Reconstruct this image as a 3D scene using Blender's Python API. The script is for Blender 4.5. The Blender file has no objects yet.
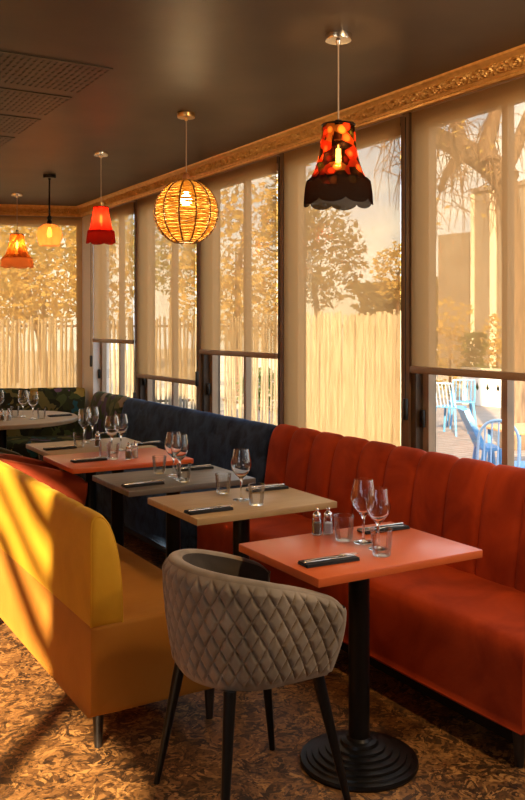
import bpy, bmesh, math, random
from mathutils import Vector, Matrix
R=random.Random(7)
S=bpy.context.scene
COL=S.collection
PI=math.pi
# ------------------------------------------------------------------ camera
F=870.0; YAW=0.5346; V0=325.0; H=1.522
cs,sn=math.cos(YAW),math.sin(YAW)
cam=bpy.data.cameras.new('camera'); co=bpy.data.objects.new('camera',cam); COL.objects.link(co)
cam.sensor_fit='VERTICAL'; cam.sensor_height=36; cam.lens=F/800*36
cam.shift_y=-(400-V0)/800
cam.clip_start=.05; cam.clip_end=400
co.location=(0,0,H); co.rotation_euler=(PI/2,0,-YAW)
S.camera=co
def at(u,v,d):            # a point seen at (u,v) of the photograph, d metres deep
    l=(u-262.5)/F*d
    return Vector((l*cs+d*sn, -l*sn+d*cs, H-(v-V0)/F*d))
def atz(u,v,z): return at(u,v,(H-z)*F/(v-V0))
# ------------------------------------------------------------------ mesh helpers
class M:
    def __init__(s): s.v=[]; s.f=[]
    def add(s,vs,fs):
        o=len(s.v); s.v+= [tuple(p) for p in vs]; s.f+=[tuple(i+o for i in f) for f in fs]; return s
    def box(s,x0,x1,y0,y1,z0,z1):
        return s.add([(x0,y0,z0),(x1,y0,z0),(x1,y1,z0),(x0,y1,z0),(x0,y0,z1),(x1,y0,z1),(x1,y1,z1),(x0,y1,z1)],
          [(3,2,1,0),(4,5,6,7),(0,1,5,4),(1,2,6,5),(2,3,7,6),(3,0,4,7)])
    def rbox(s,x0,x1,y0,y1,z0,z1,r,seg=3):
        b=bmesh.new(); bmesh.ops.create_cube(b,size=1)
        for v in b.verts: v.co=Vector(((x0+x1)/2+v.co.x*(x1-x0),(y0+y1)/2+v.co.y*(y1-y0),(z0+z1)/2+v.co.z*(z1-z0)))
        bmesh.ops.bevel(b,geom=b.edges[:],offset=r,segments=seg,profile=.5,affect='EDGES')
        b.verts.index_update()
        s.add([v.co for v in b.verts],[[v.index for v in f.verts] for f in b.faces]); b.free(); return s
    def lathe(s,prof,seg=24,c=(0,0,0),cap=False,wav=None):
        n=len(prof); vs=[]
        for k in range(seg):
            a=2*PI*k/seg
            for i,(r,z) in enumerate(prof):
                dz=0
                if wav: r,dz=wav(a,i,r)
                vs.append((c[0]+r*math.cos(a),c[1]+r*math.sin(a),c[2]+z+dz))
        fs=[]
        for k in range(seg):
            k2=(k+1)%seg
            for i in range(n-1): fs.append((k*n+i,k2*n+i,k2*n+i+1,k*n+i+1))
        if cap:
            fs.append([k*n for k in range(seg)][::-1]); fs.append([k*n+n-1 for k in range(seg)])
        return s.add(vs,fs)
    def tube(s,pts,r,seg=8,cap=True):
        pts=[Vector(p) for p in pts]; n=len(pts)
        rs=r if isinstance(r,(list,tuple)) else [r]*n
        vs=[]; up=None
        for i,p in enumerate(pts):
            t=(pts[min(i+1,n-1)]-pts[max(i-1,0)]).normalized()
            if up is None:
                up=Vector((0,0,1)) if abs(t.z)<.9 else Vector((1,0,0))
            a=t.cross(up).normalized(); b=a.cross(t).normalized(); up=b
            for k in range(seg):
                an=2*PI*k/seg; vs.append(p+(a*math.cos(an)+b*math.sin(an))*rs[i])
        fs=[]
        for i in range(n-1):
            for k in range(seg):
                k2=(k+1)%seg; fs.append((i*seg+k,i*seg+k2,(i+1)*seg+k2,(i+1)*seg+k))
        if cap: fs.append(list(range(seg))[::-1]); fs.append([(n-1)*seg+k for k in range(seg)])
        return s.add(vs,fs)
    def ring(s,c,rad,r,seg=32,ts=6,f=None):
        vs=[];fs=[]
        for k in range(seg):
            a=2*PI*k/seg
            rr,zz=(rad,0) if f is None else f(a)
            for j in range(ts):
                b=2*PI*j/ts; q=rr+r*math.cos(b)
                vs.append((c[0]+q*math.cos(a),c[1]+q*math.sin(a),c[2]+zz+r*math.sin(b)))
        for k in range(seg):
            k2=(k+1)%seg
            for j in range(ts):
                j2=(j+1)%ts; fs.append((k*ts+j,k2*ts+j,k2*ts+j2,k*ts+j2))
        return s.add(vs,fs)
    def grid(s,fn,nu,nv,wrapu=False):
        vs=[fn(i/(nu if wrapu else nu-1),j/(nv-1)) for i in range(nu) for j in range(nv)]
        fs=[]
        for i in range(nu if wrapu else nu-1):
            i2=(i+1)%nu
            for j in range(nv-1): fs.append((i*nv+j,i2*nv+j,i2*nv+j+1,i*nv+j+1))
        return s.add(vs,fs)
    def build(s,name,mat,parent=None,smooth=40,solid=None):
        me=bpy.data.meshes.new(name); me.from_pydata(s.v,[],s.f); me.validate(); 
        b=bmesh.new(); b.from_mesh(me); bmesh.ops.recalc_face_normals(b,faces=b.faces[:]); b.to_mesh(me); b.free()
        if smooth:
            for p in me.polygons: p.use_smooth=True
            me.set_sharp_from_angle(angle=math.radians(smooth))
        me.materials.append(mat)
        o=bpy.data.objects.new(name,me); COL.objects.link(o)
        if parent: o.parent=parent
        return o
def thing(name,label,cat,loc=(0,0,0),rz=0,group=None):
    o=bpy.data.objects.new(name,None); COL.objects.link(o); o.location=loc; o.rotation_euler=(0,0,rz)
    o.empty_display_size=.05
    return tag(o,label,cat,group)
def tag(o,label,cat,group=None):
    o['label']=label; o['category']=cat
    if group: o['group']=group
    return o
def struct(o): o['kind']='structure'; return o
def copy_tree(o,parent=None):
    c=o.copy(); COL.objects.link(c)
    if parent: c.parent=parent
    for ch in list(o.children): copy_tree(ch,c)
    return c
def dup(o,loc,rz,label,group=None):
    c=copy_tree(o); c.location=loc; c.rotation_euler=(0,0,rz); c['label']=label
    if group: c['group']=group
    return c
# ------------------------------------------------------------------ materials
def mat(name,col=(.5,.5,.5),rough=.5,metal=0,**kw):
    m=bpy.data.materials.new(name); m.use_nodes=True; nt=m.node_tree; b=nt.nodes['Principled BSDF']
    b.inputs['Base Color'].default_value=(*col,1); b.inputs['Roughness'].default_value=rough; b.inputs['Metallic'].default_value=metal
    for k,v in kw.items(): b.inputs[k].default_value=v
    return m
def N(m,t,**kw):
    n=m.node_tree.nodes.new(t)
    for k,v in kw.items():
        if k in n.inputs: n.inputs[k].default_value=v
        else: setattr(n,k,v)
    return n
def L(m,a,b): m.node_tree.links.new(a,b)
def ramp(m,stops,interp='LINEAR'):
    r=m.node_tree.nodes.new('ShaderNodeValToRGB'); r.color_ramp.interpolation=interp
    e=r.color_ramp.elements
    while len(e)<len(stops): e.new(.5)
    for k,(p,c) in zip(e,stops): k.position=p; k.color=(*c,1)
    return r
def noisy(m,c1,c2,scale=8,detail=4,bump=0,bscale=None,dist=0,lo=.35,hi=.65,stretch=None):
    b=m.node_tree.nodes['Principled BSDF']; tc=N(m,'ShaderNodeTexCoord')
    src=tc.outputs['Object']
    if stretch:
        mp=N(m,'ShaderNodeMapping'); mp.inputs['Scale'].default_value=stretch; L(m,src,mp.inputs[0]); src=mp.outputs[0]
    n=N(m,'ShaderNodeTexNoise',Scale=scale,Detail=detail,Distortion=dist); L(m,src,n.inputs['Vector'])
    r=ramp(m,[(lo,c1),(hi,c2)]); L(m,n.outputs['Fac'],r.inputs[0]); L(m,r.outputs[0],b.inputs['Base Color'])
    if bump:
        n2=N(m,'ShaderNodeTexNoise',Scale=bscale or scale*5,Detail=3); L(m,src,n2.inputs['Vector'])
        bp=N(m,'ShaderNodeBump',Strength=bump,Distance=.01); L(m,n2.outputs['Fac'],bp.inputs['Height']); L(m,bp.outputs[0],b.inputs['Normal'])
    return m
def velvet(name,c1,c2,scale=5,tint=None,sheen=.45,bump=.08):
    m=mat(name,c1,.75); b=m.node_tree.nodes['Principled BSDF']
    b.inputs['Sheen Weight'].default_value=sheen; b.inputs['Sheen Roughness'].default_value=.4
    b.inputs['Sheen Tint'].default_value=(*(tint or c2),1); b.inputs['Specular IOR Level'].default_value=.15
    return noisy(m,c1,c2,scale,4,bump,60,dist=.8)
def thin(name,tint=(1,1,1),refl=.9,rough=.0):
    m=bpy.data.materials.new(name); m.use_nodes=True; nt=m.node_tree; nt.nodes.clear()
    o=N(m,'ShaderNodeOutputMaterial'); t=N(m,'ShaderNodeBsdfTransparent',Color=(*tint,1)); g=N(m,'ShaderNodeBsdfGlossy',Roughness=rough)
    lw=N(m,'ShaderNodeLayerWeight',Blend=.28); ml=N(m,'ShaderNodeMath',operation='MULTIPLY'); ml.inputs[1].default_value=refl
    x=N(m,'ShaderNodeMixShader'); L(m,lw.outputs['Fresnel'],ml.inputs[0]); L(m,ml.outputs[0],x.inputs[0]); L(m,t.outputs[0],x.inputs[1]); L(m,g.outputs[0],x.inputs[2]); L(m,x.outputs[0],o.inputs[0])
    return m
def emit(name,col,st):
    m=bpy.data.materials.new(name); m.use_nodes=True; m.node_tree.nodes.clear()
    o=N(m,'ShaderNodeOutputMaterial'); e=N(m,'ShaderNodeEmission',Color=(*col,1),Strength=st); L(m,e.outputs[0],o.inputs[0]); return m
def cloth_through(name,dif,trl,tr,ftr,fdif,scale=None):
    """woven fabric: part open weave (transparent), part diffuse, part translucent"""
    m=bpy.data.materials.new(name); m.use_nodes=True; m.node_tree.nodes.clear()
    o=N(m,'ShaderNodeOutputMaterial'); d=N(m,'ShaderNodeBsdfDiffuse',Color=(*dif,1)); t=N(m,'ShaderNodeBsdfTranslucent',Color=(*trl,1)); p=N(m,'ShaderNodeBsdfTransparent',Color=(*tr,1))
    a=N(m,'ShaderNodeMixShader'); a.inputs[0].default_value=fdif; L(m,t.outputs[0],a.inputs[1]); L(m,d.outputs[0],a.inputs[2])
    b=N(m,'ShaderNodeMixShader'); b.inputs[0].default_value=ftr; L(m,a.outputs[0],b.inputs[1]); L(m,p.outputs[0],b.inputs[2]); L(m,b.outputs[0],o.inputs[0])
    return m,d,t
MT={}
MT['ceiling']=noisy(mat('ceiling_paint',rough=.48),(.075,.058,.044),(.095,.072,.052),3,3,.03,25)
MT['black']=mat('black_metal',(.012,.011,.01),.38,.6)
MT['blackwood']=noisy(mat('black_wood',rough=.4),(.012,.009,.007),(.03,.02,.014),6,3,stretch=(6,6,1))
MT['post']=noisy(mat('dark_brown_post',rough=.5),(.04,.024,.014),(.065,.038,.02),4,3,stretch=(8,8,.6))
MT['trimwood']=noisy(mat('brown_trim',rough=.5),(.13,.075,.04),(.19,.11,.055),4,3,stretch=(8,8,.6))
MT['frame']=mat('window_frame_paint',(.34,.235,.15),.45)
MT['whiteframe']=mat('white_frame_paint',(.8,.78,.74),.45)
MT['wall']=noisy(mat('dark_wall',rough=.7),(.10,.07,.05),(.14,.1,.07),5)
MT['glass']=thin('clear_glass',(.985,.985,.98),.68)
MT['wineglass']=mat('wine_glass_crystal',(1,1,1),0,0,**{'Transmission Weight':1.0,'IOR':1.45})
MT['pane']=thin('window_glass',(.97,.98,.97),.35)
MT['chrome']=mat('chrome',(.75,.72,.68),.2,1)
MT['steel']=mat('cutlery_steel',(.7,.67,.62),.22,1)
MT['brass']=mat('brass',(.7,.45,.2),.3,1)
MT['napkin']=noisy(mat('black_napkin',rough=.85),(.008,.008,.009),(.018,.017,.018),60)
MT['pepper']=noisy(mat('ground_pepper',rough=.9),(.05,.035,.02),(.25,.2,.14),400,2)
MT['salt']=mat('salt',(.75,.72,.68),.8)
MT['t_orange']=noisy(mat('orange_laminate',rough=.3),(.62,.115,.026),(.68,.14,.034),3)
MT['t_tan']=noisy(mat('tan_laminate',rough=.4),(.40,.26,.11),(.46,.31,.14),7,3,stretch=(1,9,1))
MT['t_grey']=noisy(mat('grey_laminate',rough=.4),(.115,.095,.075),(.155,.13,.10),6,3,stretch=(1,7,1))
MT['t_round']=noisy(mat('light_oak',rough=.42),(.36,.25,.14),(.43,.31,.18),5,3,stretch=(1,7,1))
MT['red']=velvet('rust_red_velvet',(.27,.028,.006),(.46,.055,.010),4,(.9,.2,.06),.22)
MT['navy']=velvet('navy_velvet',(.008,.018,.045),(.034,.066,.14),9,(.15,.25,.45),.35,.3)
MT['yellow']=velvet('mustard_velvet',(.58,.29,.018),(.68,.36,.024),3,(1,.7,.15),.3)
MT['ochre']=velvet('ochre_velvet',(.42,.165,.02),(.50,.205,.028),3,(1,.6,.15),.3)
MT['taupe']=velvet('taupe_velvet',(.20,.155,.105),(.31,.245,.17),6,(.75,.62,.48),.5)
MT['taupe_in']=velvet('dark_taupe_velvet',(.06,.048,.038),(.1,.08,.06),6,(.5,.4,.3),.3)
MT['redchair']=velvet('brick_velvet',(.20,.028,.01),(.28,.045,.014),5,(.8,.25,.1),.4)
MT['olive']=velvet('olive_velvet',(.06,.05,.028),(.10,.085,.045),5,(.5,.45,.3),.4)
# gold cornice
m=MT['gold']=noisy(mat('gold_paint',rough=.40,metal=.35),(.66,.37,.10),(.80,.50,.17),30,3)
# floor: leafy brown and gold carpet tiles
m=MT['floor']=mat('leafy_floor',rough=.55); b=m.node_tree.nodes['Principled BSDF']
tc=N(m,'ShaderNodeTexCoord'); nz=N(m,'ShaderNodeTexNoise',Scale=11,Detail=3,Distortion=1.5); L(m,tc.outputs['Object'],nz.inputs['Vector'])
mx=N(m,'ShaderNodeMix',data_type='RGBA',blend_type='LINEAR_LIGHT'); mx.inputs[0].default_value=.16
L(m,tc.outputs['Object'],mx.inputs[6]); L(m,nz.outputs['Color'],mx.inputs[7])
vo=N(m,'ShaderNodeTexVoronoi',Scale=23); L(m,mx.outputs[2],vo.inputs['Vector'])
sp=N(m,'ShaderNodeSeparateColor'); L(m,vo.outputs['Color'],sp.inputs[0])
r1=ramp(m,[(0,(.05,.025,.009)),(.22,(.08,.039,.013)),(.42,(.20,.095,.028)),(.75,(.30,.15,.045)),(1,(.50,.27,.085))]); L(m,sp.outputs[0],r1.inputs[0])
nb=N(m,'ShaderNodeTexNoise',Scale=30,Detail=5,Distortion=2); L(m,tc.outputs['Object'],nb.inputs['Vector'])
r2=ramp(m,[(.34,(.2,.14,.1)),(.52,(1.05,1,.95))]); L(m,nb.outputs['Fac'],r2.inputs[0])
mm=N(m,'ShaderNodeMix',data_type='RGBA',blend_type='MULTIPLY'); mm.inputs[0].default_value=.85; L(m,r1.outputs[0],mm.inputs[6]); L(m,r2.outputs[0],mm.inputs[7])
L(m,mm.outputs[2],b.inputs['Base Color'])
# floral velvet
m=MT['floral']=velvet('floral_velvet',(.02,.03,.01),(.06,.07,.02),5); b=m.node_tree.nodes['Principled BSDF']
tc=N(m,'ShaderNodeTexCoord'); nz=N(m,'ShaderNodeTexNoise',Scale=6,Detail=2); L(m,tc.outputs['Object'],nz.inputs['Vector'])
mx=N(m,'ShaderNodeMix',data_type='RGBA',blend_type='LINEAR_LIGHT'); mx.inputs[0].default_value=.2; L(m,tc.outputs['Object'],mx.inputs[6]); L(m,nz.outputs['Color'],mx.inputs[7])
vo=N(m,'ShaderNodeTexVoronoi',Scale=11); L(m,mx.outputs[2],vo.inputs['Vector']); sp=N(m,'ShaderNodeSeparateColor'); L(m,vo.outputs['Color'],sp.inputs[0])
FL=[(0,(.025,.028,.014)),(.38,(.04,.05,.018)),(.55,(.08,.10,.03)),(.70,(.18,.16,.05)),(.78,(.03,.11,.12)),(.85,(.04,.045,.02)),(.93,(.4,.3,.07)),(.97,(.18,.11,.18))]
r1=ramp(m,FL,'CONSTANT'); L(m,sp.outputs[0],r1.inputs[0]); L(m,r1.outputs[0],b.inputs['Base Color'])
m2=m.copy(); m2.name='lilac_floral_velvet'; MT['floral2']=m2
for n in m2.node_tree.nodes:
    if n.type=='VALTORGB' and len(n.color_ramp.elements)==8:
        for e,c in zip(n.color_ramp.elements,[(.05,.06,.03),(.07,.1,.035),(.14,.16,.06),(.10,.075,.12),(.16,.12,.18),(.03,.05,.02),(.3,.26,.2),(.07,.05,.1)]): e.color=(*c,1)
# screen blinds
MT['screen'],_,_=cloth_through('screen_fabric',(.46,.265,.10),(.68,.40,.165),(1,.87,.66),.33,.45)
MT['dense'],_,_=cloth_through('dense_blind_fabric',(.52,.36,.19),(.85,.55,.26),(1,.8,.5),.0,.55)
MT['bar']=mat('blind_bar',(.30,.19,.10),.5)
MT['barwood']=noisy(mat('outdoor_table_wood',rough=.6),(.42,.2,.08),(.55,.28,.12),6,stretch=(1,8,1))
MT['blue']=mat('blue_chair_paint',(.10,.33,.62),.4)
MT['paleblue']=mat('pale_blue_paint',(.45,.62,.78),.4)
MT['whitepaint']=mat('white_railing_paint',(.62,.60,.56),.6)
m=MT['deck']=noisy(mat('deck_boards',rough=.75),(.20,.15,.12),(.34,.27,.22),3,5,stretch=(1,14,1))
b=m.node_tree.nodes['Principled BSDF']; src=b.inputs['Base Color'].links[0].from_socket
tc=N(m,'ShaderNodeTexCoord'); wv=N(m,'ShaderNodeTexWave',Scale=2.2,bands_direction='Y'); L(m,tc.outputs['Object'],wv.inputs['Vector'])
r=ramp(m,[(.0,(.2,.2,.2)),(.06,(1,1,1))]); L(m,wv.outputs['Fac'],r.inputs[0])
mm=N(m,'ShaderNodeMix',data_type='RGBA',blend_type='MULTIPLY'); mm.inputs[0].default_value=1; L(m,src,mm.inputs[6]); L(m,r.outputs[0],mm.inputs[7]); L(m,mm.outputs[2],b.inputs['Base Color'])
MT['ground']=noisy(mat('sandy_ground',rough=.9),(.42,.32,.2),(.58,.46,.3),1.5,5)
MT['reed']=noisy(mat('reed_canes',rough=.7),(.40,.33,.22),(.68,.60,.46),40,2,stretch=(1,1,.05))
MT['reeddark']=noisy(mat('darkened_reed_canes',rough=.75),(.15,.115,.065),(.34,.27,.17),40,2,stretch=(1,1,.05))  # copy of the reeds, colour darkened to offset overexposure in the open view
MT['housewall']=noisy(mat('house_render',rough=.85),(.17,.15,.13),(.22,.195,.165),1)
MT['houselight']=mat('house_pale_render',(.78,.7,.58),.85)
MT['roof']=mat('roof_slate',(.2,.17,.15),.7)
MT['bark']=noisy(mat('tree_bark',rough=.9),(.10,.065,.04),(.2,.13,.08),6,4,.5,stretch=(4,4,.6))
def leafmat(n,c,t):
    m,d,tt=cloth_through(n,c,t,(1,1,1),0,.5); return m
MT['leafgold']=leafmat('golden_leaves',(.46,.34,.12),(.78,.58,.20))
MT['leafolive']=leafmat('olive_leaves',(.20,.19,.06),(.40,.36,.10))
MT['leafdark']=leafmat('brown_green_leaves',(.17,.14,.06),(.30,.22,.08))
MT['hedge']=leafmat('hedge_leaves',(.10,.14,.04),(.25,.3,.08))
# lamps
MT['cord_white']=mat('beige_cord',(.55,.45,.35),.6)
MT['canopy_white']=mat('cream_canopy',(.75,.65,.52),.4)
MT['wood_bead']=mat('wooden_bead',(.4,.16,.05),.45)
MT['rattan'],_,_=cloth_through('rattan_weave',(.46,.29,.085),(.58,.38,.12),(1,1,1),0,.55)
MT['ribdark']=mat('rattan_rib',(.16,.08,.025),.6)
MT['bulbglass']=thin('bulb_glass',(1,.88,.65),.5)
MT['filament']=emit('glowing_filament',(1,.55,.16),60)
MT['filament_amber']=emit('amber_glow',(1,.42,.08),22)
MT['bulb_bright']=emit('bright_bulb',(1,.74,.38),45)
MT['amberglass'],_,_=cloth_through('amber_frosted_glass',(.62,.36,.18),(.85,.48,.25),(1,.66,.36),.55,.25)
def shade_mat(n,ramps,scale,dif=.35,zs=1,ftr=.12):
    m,d,t=cloth_through(n,(.5,.1,.05),(.8,.2,.08),(1,.6,.35),ftr,dif)
    tc=N(m,'ShaderNodeTexCoord'); mp=N(m,'ShaderNodeMapping'); mp.inputs['Scale'].default_value=(1,1,zs); L(m,tc.outputs['Object'],mp.inputs[0])
    vo=N(m,'ShaderNodeTexVoronoi',Scale=scale); L(m,mp.outputs[0],vo.inputs['Vector'])
    sp=N(m,'ShaderNodeSeparateColor'); L(m,vo.outputs['Color'],sp.inputs[0])
    r=ramp(m,ramps,'CONSTANT'); L(m,sp.outputs[0],r.inputs[0])
    # dark outline between the printed flowers
    r2=ramp(m,[(.28,(1,1,1)),(.5,(.02,.01,.01))]); L(m,vo.outputs['Distance'],r2.inputs[0])
    mm=N(m,'ShaderNodeMix',data_type='RGBA',blend_type='MULTIPLY'); mm.inputs[0].default_value=.0; L(m,r.outputs[0],mm.inputs[6]); L(m,r2.outputs[0],mm.inputs[7])
    L(m,mm.outputs[2],d.inputs[0]); L(m,mm.outputs[2],t.inputs[0]); return m,mm
MT['floralshade'],q=shade_mat('black_floral_shade',[(0,(.012,.006,.004)),(.26,(.03,.012,.006)),(.34,(.85,.05,.015)),(.56,(.85,.09,.02)),(.74,(.015,.008,.005)),(.84,(.8,.28,.05)),(.92,(.16,.14,.03))],24)
q.inputs[0].default_value=.9
MT['lace'],_,_=cloth_through('black_lace',(.008,.006,.005),(.02,.008,.006),(1,.9,.8),.08,.6)
MT['redshade'],_,_=cloth_through('red_shade_fabric',(.42,.015,.012),(.80,.03,.022),(1,.12,.06),.08,.35)
MT['redfringe'],_,_=cloth_through('dark_red_fringe',(.22,.012,.012),(.35,.02,.015),(1,.2,.1),.05,.6)
MT['ambershade'],q=shade_mat('amber_patterned_shade',[(0,(.55,.16,.03)),(.35,(.75,.28,.05)),(.55,(.45,.10,.02)),(.7,(.85,.40,.08)),(.85,(.28,.07,.02))],38)
MT['peachfringe'],_,_=cloth_through('peach_fringe',(.7,.25,.10),(.85,.35,.14),(1,.6,.35),.06,.5)

# ------------------------------------------------------------------ room shell
XW=2.95; ZC=2.705
cx,cy=XW,8.49; e=Vector((-.944,.331)).normalized()
AB=math.atan2(e.y,e.x)
bw=(cx+e.x*5.0,cy+e.y*5.0)
fl=M().box(-1.6,XW+.1,-1.5,bw[1]+.15,-.25,0)
struct(fl.build('floor',MT['floor'],smooth=0))
c=M().box(-1.75,XW+.12,-1.6,bw[1]+.3,ZC,ZC+.08); struct(c.build('ceiling',MT['ceiling'],smooth=0))
# near wall and left wall (left openings shaped to aim the sun, two hold added blinds)
struct(M().box(-1.6,XW+.1,-1.6,-1.5,0,ZC).build('wall_near',MT['wall'],smooth=0))
LW=[(-.75,.12,.90,1.78),(.14,1.50,1.40,2.62),(2.2,5.2,.8,2.55),(5.6,9.0,.8,2.55)]
w=M(); ys=-1.6
for a,b_,z0,z1 in LW:
    w.box(-1.72,-1.6,ys,a,0,ZC); w.box(-1.72,-1.6,a,b_,0,z0); w.box(-1.72,-1.6,a,b_,z1,ZC); ys=b_
w.box(-1.72,-1.6,ys,bw[1]+.3,0,ZC)
struct(w.build('wall_left',MT['wall'],smooth=0))

def window_wall(side,org,ang,posts,z0,z1,s0,s1,mull,framemat,nwin,pw=.05):
    """local frame: x along the wall, y into the room"""
    def put(o): o.location=(org[0],org[1],0); o.rotation_euler=(0,0,ang); return o
    wm=M().box(s0,s1,-.12,0,0,z0).box(s0,s1,-.12,0,z1,ZC)
    struct(put(wm.build('wall_'+side,MT['wall'],smooth=0)))
    for i,(p0,p1) in enumerate(zip(posts[:-1],posts[1:])):
        a,b_=p0+pw,p1-pw
        f=M(); t=.045
        f.box(a,a+t,-.075,-.03,z0,z1).box(b_-t,b_,-.075,-.03,z0,z1).box(a+t,b_-t,-.075,-.03,z0,z0+.05).box(a+t,b_-t,-.075,-.03,z1-.05,z1)
        fr=struct(put(f.build('window_%d'%(nwin+i),framemat,smooth=0)))
        k=mull[i]
        q=M().box(a+t,b_-t,-.058,-.052,z0+.05,z1-.05).build('pane',MT['pane'],fr,smooth=0)
        if k:
            mid=(a+b_)/2
            M().box(mid-.017,mid+.017,-.075,-.03,z0+.05,z1-.05).build('mullion',framemat,fr,smooth=0)
        M().rbox(b_-.035,b_-.01,-.02,0,1.0,1.09,.006,2).build('latch',MT['black'],fr)
    return put
RP=[-1.4,-.2,1.03,2.25,3.47,4.69,5.86,7.08,8.20]
put=window_wall('right',(XW,0),PI/2,RP,.80,2.58,-1.5,8.49,[1,1,1,1,0,1,1,1],MT['frame'],1)
for i,p in enumerate(RP[:-1]):
    o=struct(put(M().box(p-.012,p+.05,-.12,.03,.0,ZC).build('trim_%d'%(i+1),MT['trimwood'],smooth=0)))
    M().box(p-.05,p-.012,-.12,.015,0,ZC).build('dark_reveal',MT['post'],o,smooth=0)
o=struct(put(M().box(8.15,8.45,-.12,.045,0,ZC).build('trim_20',MT['whiteframe'],smooth=0)))
BP=[.0,2.3,4.6]
putb=window_wall('back',(cx,cy),AB,BP,.80,2.58,-.02,4.9,[0,0],MT['whiteframe'],20)
struct(putb(M().box(.0,.055,-.10,.03,0,ZC).build('trim_21',MT['whiteframe'],smooth=0)))
struct(putb(M().box(2.25,2.35,-.12,.05,0,ZC).build('trim_22',MT['post'],smooth=0)))

# cornice with a running scroll relief
def cornice(s0,s1,name,put,mitre0=0,mitre1=0):
    prof=[(.048,2.607),(.072,2.607),(.078,2.618),(.072,2.624),(.078,2.630)]+[(.080+.030*k/14,2.634+.044*k/14) for k in range(15)]+[(.116,2.682),(.120,2.690),(.134,2.694),(.138,2.705)]
    n=int((s1-s0)/.0055)
    def fn(a,b_):
        i=a*(n-1); j=int(round(b_*(len(prof)-1))); y,z=prof[j]
        s=s0+(s1-s0)*a; s+= (mitre0*y*(1-a)+mitre1*y*a)
        if 5<=j<=19:
            q=(j-5)/14; ph=s/.082; fr=ph-math.floor(ph)-.5; w=q-.5
            sg=1 if int(math.floor(ph))%2 else -1
            rr_=math.hypot(fr*1.25,w*.95); an=math.atan2(w*sg,fr)
            h=(.5+.5*math.cos(rr_*24-an*1.0+2))*max(0,min(1,(.62-rr_)*6))
            leaf=max(0,math.cos((abs(fr)-.5)*34+abs(w)*9))*max(0,min(1,(.30-abs(abs(fr)-.5))*8))
            h=max(h,leaf*.9)*min(1,q*9,(1-q)*9)
            y+=.017*h; z-=.008*h
        return (s,y,z)
    g=M().grid(fn,n,len(prof))
    return struct(put(g.build(name,MT['gold'],smooth=50)))
mt=math.tan((PI/2-(AB-PI/2))/1)  # unused by design of the corner; kept simple below
half=math.tan((AB-PI/2)/2)
cornice(-1.5,8.49,'trim_30',put,0,-half)
cornice(0,4.9,'trim_31',putb,half,0)

# ------------------------------------------------------------------ ceiling grilles
gx0,gx1=.25,1.45
GL=['perforated ceiling panel nearest the camera, largest of the row of four','second perforated ceiling panel from the near end of the row','third perforated ceiling panel from the near end of the row','farthest and smallest perforated ceiling panel, cut by the photo edge']
for i,(ya,yb) in enumerate([(3.80,4.29),(4.39,4.84),(4.95,5.39),(5.51,5.93)]):
    t=thing('ceiling_panel',GL[i],'ceiling panel',(gx0,ya,ZC-.0034),0,'perforated ceiling panels')
    W=gx1-gx0; D=yb-ya; m=M(); n=int(W/.03)
    zb,zt=-.0015,.001
    m.box(0,W,0,.02,zb,zt).box(0,W,D-.02,D,zb,zt)
    nd=7; pd=(D-.04)/nd
    for k in range(n+1):
        x=k*W/n; m.box(max(0,x-.0095),min(W,x+.0095),.02,D-.02,zb,zt)
    for j in range(1,nd): m.box(0,W,.02+pd*j-.014,.02+pd*j+.014,zb+.0002,zt-.0002)
    m.build('grille',MT['ceiling'],t,smooth=0)
    M().box(.0,W,.0,D,.0012,.003).build('backing',MT['black'],t,smooth=0)

# ------------------------------------------------------------------ roller blinds
def blind(s0,s1,zb,label,put,loc_org,ang,mat_='screen'):
    t=thing('roller_blind',label,'blind',(loc_org[0],loc_org[1],0),ang,'roller blinds')
    y=.047
    n=14
    f=M().grid(lambda a,b_:(s0+(s1-s0)*a,y+.0015*math.sin(a*9)*math.sin(b_*5),zb+.03+(2.60-zb-.03)*b_),n,10)
    f.grid(lambda a,b_:(s0+(s1-s0)*a,y-.0012+.0015*math.sin(a*9)*math.sin(b_*5),zb+.03+(2.60-zb-.03)*b_),2,2) if False else None
    f.build('fabric',MT[mat_],t)
    M().rbox(s0-.004,s1+.004,y-.010,y+.012,zb,zb+.036,.006,2).build('bottom_bar',MT['bar'],t)
    M().tube([(s0-.01,y-.012,2.622),(s1+.01,y-.012,2.622)],.02,14).build('roller_tube',MT['bar'],t)
    if mat_=='screen':
        M().tube([(s1+.022,y+.02,2.58),(s1+.022,y+.02,zb-.15)],.003,6).rbox(s1+.012,s1+.034,y+.008,y+.03,zb-.24,zb-.13,.005,2).build('pull_chain',MT['black'],t)
    return t
BL={2:(1.278,'sheer beige roller blind farthest right, with bare branches and blue chairs behind'),3:(.70,'sheer beige roller blind drawn fully down behind the red banquette and black lampshade'),
    4:(1.305,'sheer beige roller blind between the rattan lamp and the black lampshade'),5:(1.068,'sheer beige roller blind behind the rattan globe, lower than its neighbours'),6:(1.355,'narrow beige roller blind beside the room corner, behind the red lampshade')}
RPB=RP
# bays: right wall
for i,(a,b_) in enumerate(zip(RP[:-1],RP[1:])):
    key=i-1
    if key==2: zb,lab=BL[2]
    elif key in BL: zb,lab=BL[key]
    else: continue
    e0=a+.036
    e1=b_-.052 if i<7 else 8.13
    blind(e0,e1,zb,lab,None,(XW,0),PI/2)
blind(.035,2.22,.70,'wide sheer blind on the back window with golden leaves glowing through',None,(cx,cy),AB)
# unseen drawn blinds added on the left wall for a warm glow
for i,(a,b_,z0,z1) in enumerate(LW[2:]):
    t=thing('roller_blind','added, unseen closed dense blind on the left-hand wall, %s bay'%['nearer','farther'][i],'blind',(-1.6,0,0),-PI/2,'added left wall blinds')
    M().box(-b_-.02,-a+.02,.02,.023,z0-.05,z1+.03).build('fabric',MT['dense'],t,smooth=0)
    M().rbox(-b_-.02,-a+.02,.01,.034,z0-.08,z0-.05,.006,2).build('bottom_bar',MT['bar'],t)

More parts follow.
